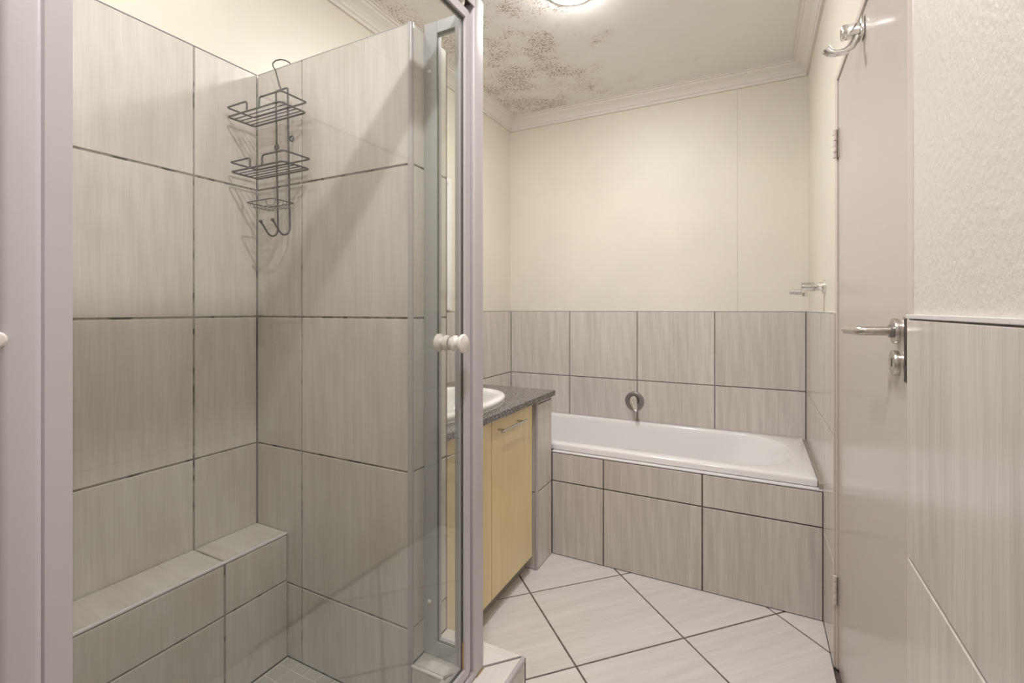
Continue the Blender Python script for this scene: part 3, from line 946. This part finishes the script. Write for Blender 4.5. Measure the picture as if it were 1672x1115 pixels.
mx, mz = -0.686, 0.694
mixer = tag(empty('bath_mixer', (mx, YB, mz)), 'round chrome bath mixer with a tapered spout on the tiled back wall', 'tap')
build('wall_plate', lathe(bmesh.new(), [(0.0005, 0.0595), (0.004, 0.0595), (0.0085, 0.056), (0.010, 0.050), (0.0105, 0.026)], (0, 0, 0), -Y_, 40), 'dark_chrome', mixer, True, 50)
build('collar', lathe(bmesh.new(), [(0.009, 0.030), (0.022, 0.030), (0.0225, 0.0)], (0, 0, 0.006), -Y_, 32), 'dark', mixer, True, 50)
sp = [(0.000, -0.014, 0.012), (0.000, -0.030, 0.010), (0.006, -0.050, -0.002), (0.018, -0.078, -0.020), (0.030, -0.104, -0.036), (0.033, -0.110, -0.040)]
build('spout', tube(bmesh.new(), sp, [0.024, 0.0265, 0.0245, 0.0165, 0.0105, 0.0075], 22), 'chrome', mixer, True, 60)

# ------------------------------------------------------------------ nib beside the vanity
nib = struct('wall_nib', bx(PXL, XN - PL, 2.121 + PL, YA - 0.001, 0.0, 0.826), 'grout', 'low tiled nib wall between the vanity and the bath', 'wall')
tiling(nib, (XN, 0, 0), Y_, Z_, [2.131, YA], [0.0, Z2 + 0.004, 0.812, 0.828], 'tile', 'grout')
tiling(nib, (0, 2.121, 0), X_, Z_, [-1.08, XN - 0.009], [0.0, Z2 + 0.004, 0.828], 'tile', 'grout')
build('corner_trim', tube(bmesh.new(), [(XN - 0.0085, 2.121 + 0.0085, 0.0), (XN - 0.0085, 2.121 + 0.0085, 0.829)], 0.0092, 20), 'trim_grey', nib, True, 60)

# ------------------------------------------------------------------ vanity
VX = -0.965                # door faces
van = tag(empty('vanity_cabinet', (-1.27, 1.69, 0)), 'maple vanity cabinet with bar handles under the dark granite top', 'cabinet')
def vp(name, bm, mat, parent=None, smooth=False):
    o = build(name, bm, mat, None, smooth)
    o.parent = parent or van
    o.matrix_parent_inverse = Matrix() if parent else Matrix.Translation(-van.location)
    return o
bm = bmesh.new()
cy0, cy1, cxb, cxf = YSF + 0.004, 2.117, XL + 0.002, VX - 0.019
box(bm, cxb, cxf, cy0, cy0 + 0.018, 0.082, 0.829)
box(bm, cxb, cxf, cy1 - 0.018, cy1, 0.082, 0.829)
box(bm, cxb, cxf, cy0 + 0.018, cy1 - 0.018, 0.082, 0.100)
box(bm, cxb, cxb + 0.006, cy0 + 0.018, cy1 - 0.018, 0.100, 0.829)
box(bm, cxf - 0.018, cxf, cy0 + 0.018, cy1 - 0.018, 0.800, 0.829)
vp('carcass', bm, 'maple')
vp('kickboard', bx(XL + 0.002, -1.010, YSF + 0.004, 2.119, 0.001, 0.082), 'kick')
splits = [(1.276, 1.697), (1.701, 2.097)]
for y0, y1 in splits:
    d = vp('door', bx(VX - 0.018, VX, y0, y1, 0.080, 0.817, bev=0.0015), 'maple')
    a, b, hz = y1 - 0.377, y1 - 0.135, 0.772
    a = y1 - 0.370
    h = vp('handle', tube(bmesh.new(), [(VX + 0.034, a, hz), (VX + 0.034, b, hz)], 0.0058, 16), 'steel', d, True)
    for yy in (a + 0.028, b - 0.028):
        bm = bmesh.new()
        tube(bm, [(VX, yy, hz), (VX + 0.034, yy, hz)], 0.0048, 12)
        o = build('handle_post', bm, 'steel', None, True)
        o.parent = d
vp('filler_strip', bx(VX - 0.030, VX - 0.019, 2.100, 2.1165, 0.082, 0.829), 'kick')
vp('catch', bx(-1.010, -0.998, 1.935, 1.945, 0.056, 0.064, bev=0.002), 'white_plastic')

bcx, bcy = -1.215, 1.665
basin = tag(empty('wash_basin', (bcx, bcy, 0.856)), 'white oval wash basin set in the granite countertop', 'basin')
E_ = 2 / 2.5
def oval(a, b, n=64):
    out = []
    for k in range(n):
        t = 2 * math.pi * k / n
        c_, s_ = math.cos(t), math.sin(t)
        out.append((a * math.copysign(abs(c_) ** E_, c_), b * math.copysign(abs(s_) ** E_, s_)))
    return out
# countertop with the cut-out for the basin
bm = bmesh.new()
outer = [bm.verts.new(p) for p in ((XL + 0.001, YSF + 0.002, 0.8305), (-0.930, YSF + 0.002, 0.8305), (-0.930, YA, 0.8305), (XL + 0.001, YA, 0.8305))]
inner = [bm.verts.new((bcx + p[0], bcy + p[1], 0.8305)) for p in oval(0.212, 0.338)]
es = [bm.edges.new((lp[k], lp[(k + 1) % len(lp)])) for lp in (outer, inner) for k in range(len(lp))]
bmesh.ops.triangle_fill(bm, edges=es, use_beauty=True)
ex = bmesh.ops.extrude_face_region(bm, geom=bm.faces[:])
bmesh.ops.translate(bm, vec=(0, 0, 0.0255), verts=[g for g in ex['geom'] if isinstance(g, bmesh.types.BMVert)])
tag(build('countertop', bm, 'granite'), 'dark speckled granite countertop on the vanity', 'countertop')
prof = [(0.2360, 0.365, 0.000), (0.2370, 0.366, 0.004), (0.2300, 0.359, 0.0065), (0.2350, 0.364, 0.010), (0.2400, 0.369, 0.020), (0.2385, 0.3675, 0.028), (0.2330, 0.362, 0.034),
        (0.2200, 0.349, 0.0365), (0.1950, 0.318, 0.0350), (0.1900, 0.312, 0.030), (0.1860, 0.306, 0.012), (0.180, 0.298, -0.020), (0.168, 0.280, -0.070), (0.140, 0.235, -0.110), (0.09, 0.15, -0.125), (0.03, 0.05, -0.128)]
under = [(0.2360, 0.365, 0.0005), (0.2070, 0.333, 0.0005), (0.1960, 0.314, -0.020), (0.182, 0.294, -0.078), (0.150, 0.245, -0.122), (0.09, 0.15, -0.140)]
bm = bmesh.new()
rings = []
for a, b, z in prof:
    ring = []
    for k in range(64):
        t = 2 * math.pi * k / 64
        c_, s_ = math.cos(t), math.sin(t)
        e = 2 / 2.5
        ring.append(bm.verts.new((a * math.copysign(abs(c_) ** e, c_), b * math.copysign(abs(s_) ** e, s_), z)))
    rings.append(ring)
low = [[bm.verts.new((p[0], p[1], z)) for p in oval(a, b)] for a, b, z in under[1:]]
rings = low[::-1] + rings
for a, b in zip(rings, rings[1:]):
    for i in range(64):
        bm.faces.new((a[i], a[(i + 1) % 64], b[(i + 1) % 64], b[i]))
bm.faces.new(rings[-1]); bm.faces.new(rings[0][::-1])
build('bowl', bm, 'ceramic', basin, True, 60)
build('basin_tap', tube(bmesh.new(), smooth_path([(-0.208, 0, 0.034), (-0.208, 0, 0.13), (-0.10, 0, 0.12), (-0.095, 0, 0.095)], 0.03, 6), 0.011, 16), 'chrome', basin, True)

# mirror on the left wall
mir = tag(empty('wall_mirror', (PXL, 1.86, 1.65)), 'framed mirror on the left wall above the basin', 'mirror')
def mp(name, bm, mat):
    o = build(name, bm, mat); o.parent = mir; o.matrix_parent_inverse = Matrix.Translation(-mir.location); return o
y0, y1, z0, z1 = 1.45, 2.290, 1.272, 2.034
mp('glass', bx(PXL + 0.001, PXL + 0.008, y0 + 0.02, y1 - 0.02, z0 + 0.02, z1 - 0.02), 'mirror')
for a in ((y0, y0 + 0.035, z0, z1), (y1 - 0.035, y1, z0, z1), (y0 + 0.035, y1 - 0.035, z0, z0 + 0.035), (y0 + 0.035, y1 - 0.035, z1 - 0.035, z1)):
    mp('frame', bx(PXL + 0.001, PXL + 0.020, *a, bev=0.004), 'lamp_ring')

# ------------------------------------------------------------------ robe hook on the door
hk = tag(empty('robe_hook', (LX, 1.585, 2.045)), 'chrome robe hook high on the taupe door', 'hook')
def hp(name, bm, mat='chrome', smooth=True, sharp=40, parent=None):
    o = build(name, bm, mat, None, smooth, sharp); o.parent = parent or hk; o.matrix_parent_inverse = Matrix.Translation(-hk.location); return o
hp('back_plate', bx(LX - 0.010, LX - 0.0003, 1.566, 1.606, 2.016, 2.072, bev=0.004, seg=3))
hp('block', bx(LX - 0.052, LX - 0.0095, 1.570, 1.602, 2.026, 2.058, bev=0.004, seg=3))
arm = [(LX - 0.016, 1.586, 2.034), (LX - 0.018, 1.586, 2.016), (LX - 0.028, 1.586, 1.999), (LX - 0.044, 1.586, 1.990), (LX - 0.062, 1.586, 1.990), (LX - 0.078, 1.586, 1.996), (LX - 0.086, 1.586, 2.006)]
bm = bmesh.new()
tube(bm, arm, [0.0105, 0.0105, 0.0105, 0.0095, 0.0090, 0.0120, 0.0140], 16)
hp('arm', bm, sharp=60)

# ------------------------------------------------------------------ wall holder beside the bath
HLX, HLY, HLZ = PXR, 2.353, 1.374
ho = tag(empty('wall_bracket', (HLX, HLY, HLZ)), 'chrome wall bracket with a short arm above the tiles beside the bath', 'wall bracket')
def wp(name, bm, sharp=50):
    o = build(name, bm, 'chrome', None, True, sharp); o.parent = ho; o.matrix_parent_inverse = Matrix.Translation(-ho.location); return o
wp('wall_plate', lathe(bmesh.new(), [(0.0003, 0.030), (0.008, 0.030), (0.0105, 0.027), (0.0105, 0.0)], (HLX, HLY, HLZ), -X_, 32))
wp('arm', lathe(bmesh.new(), [(0.007, 0.0180), (0.078, 0.0190), (0.086, 0.017), (0.087, 0.0)], (HLX, HLY, HLZ), -X_, 28))
wp('cradle', tube(bmesh.new(), smooth_path([(HLX - 0.070, HLY, HLZ - 0.012), (HLX - 0.080, HLY, HLZ - 0.022), (HLX - 0.128, HLY - 0.002, HLZ - 0.021)], 0.01, 4), 0.0115, 16))
wp('pin', lathe(bmesh.new(), [(0, 0.010), (0.026, 0.010), (0.028, 0.008), (0.028, 0)], (HLX - 0.072, HLY, HLZ - 0.014), -Z_, 18))

bpy.context.view_layer.update()
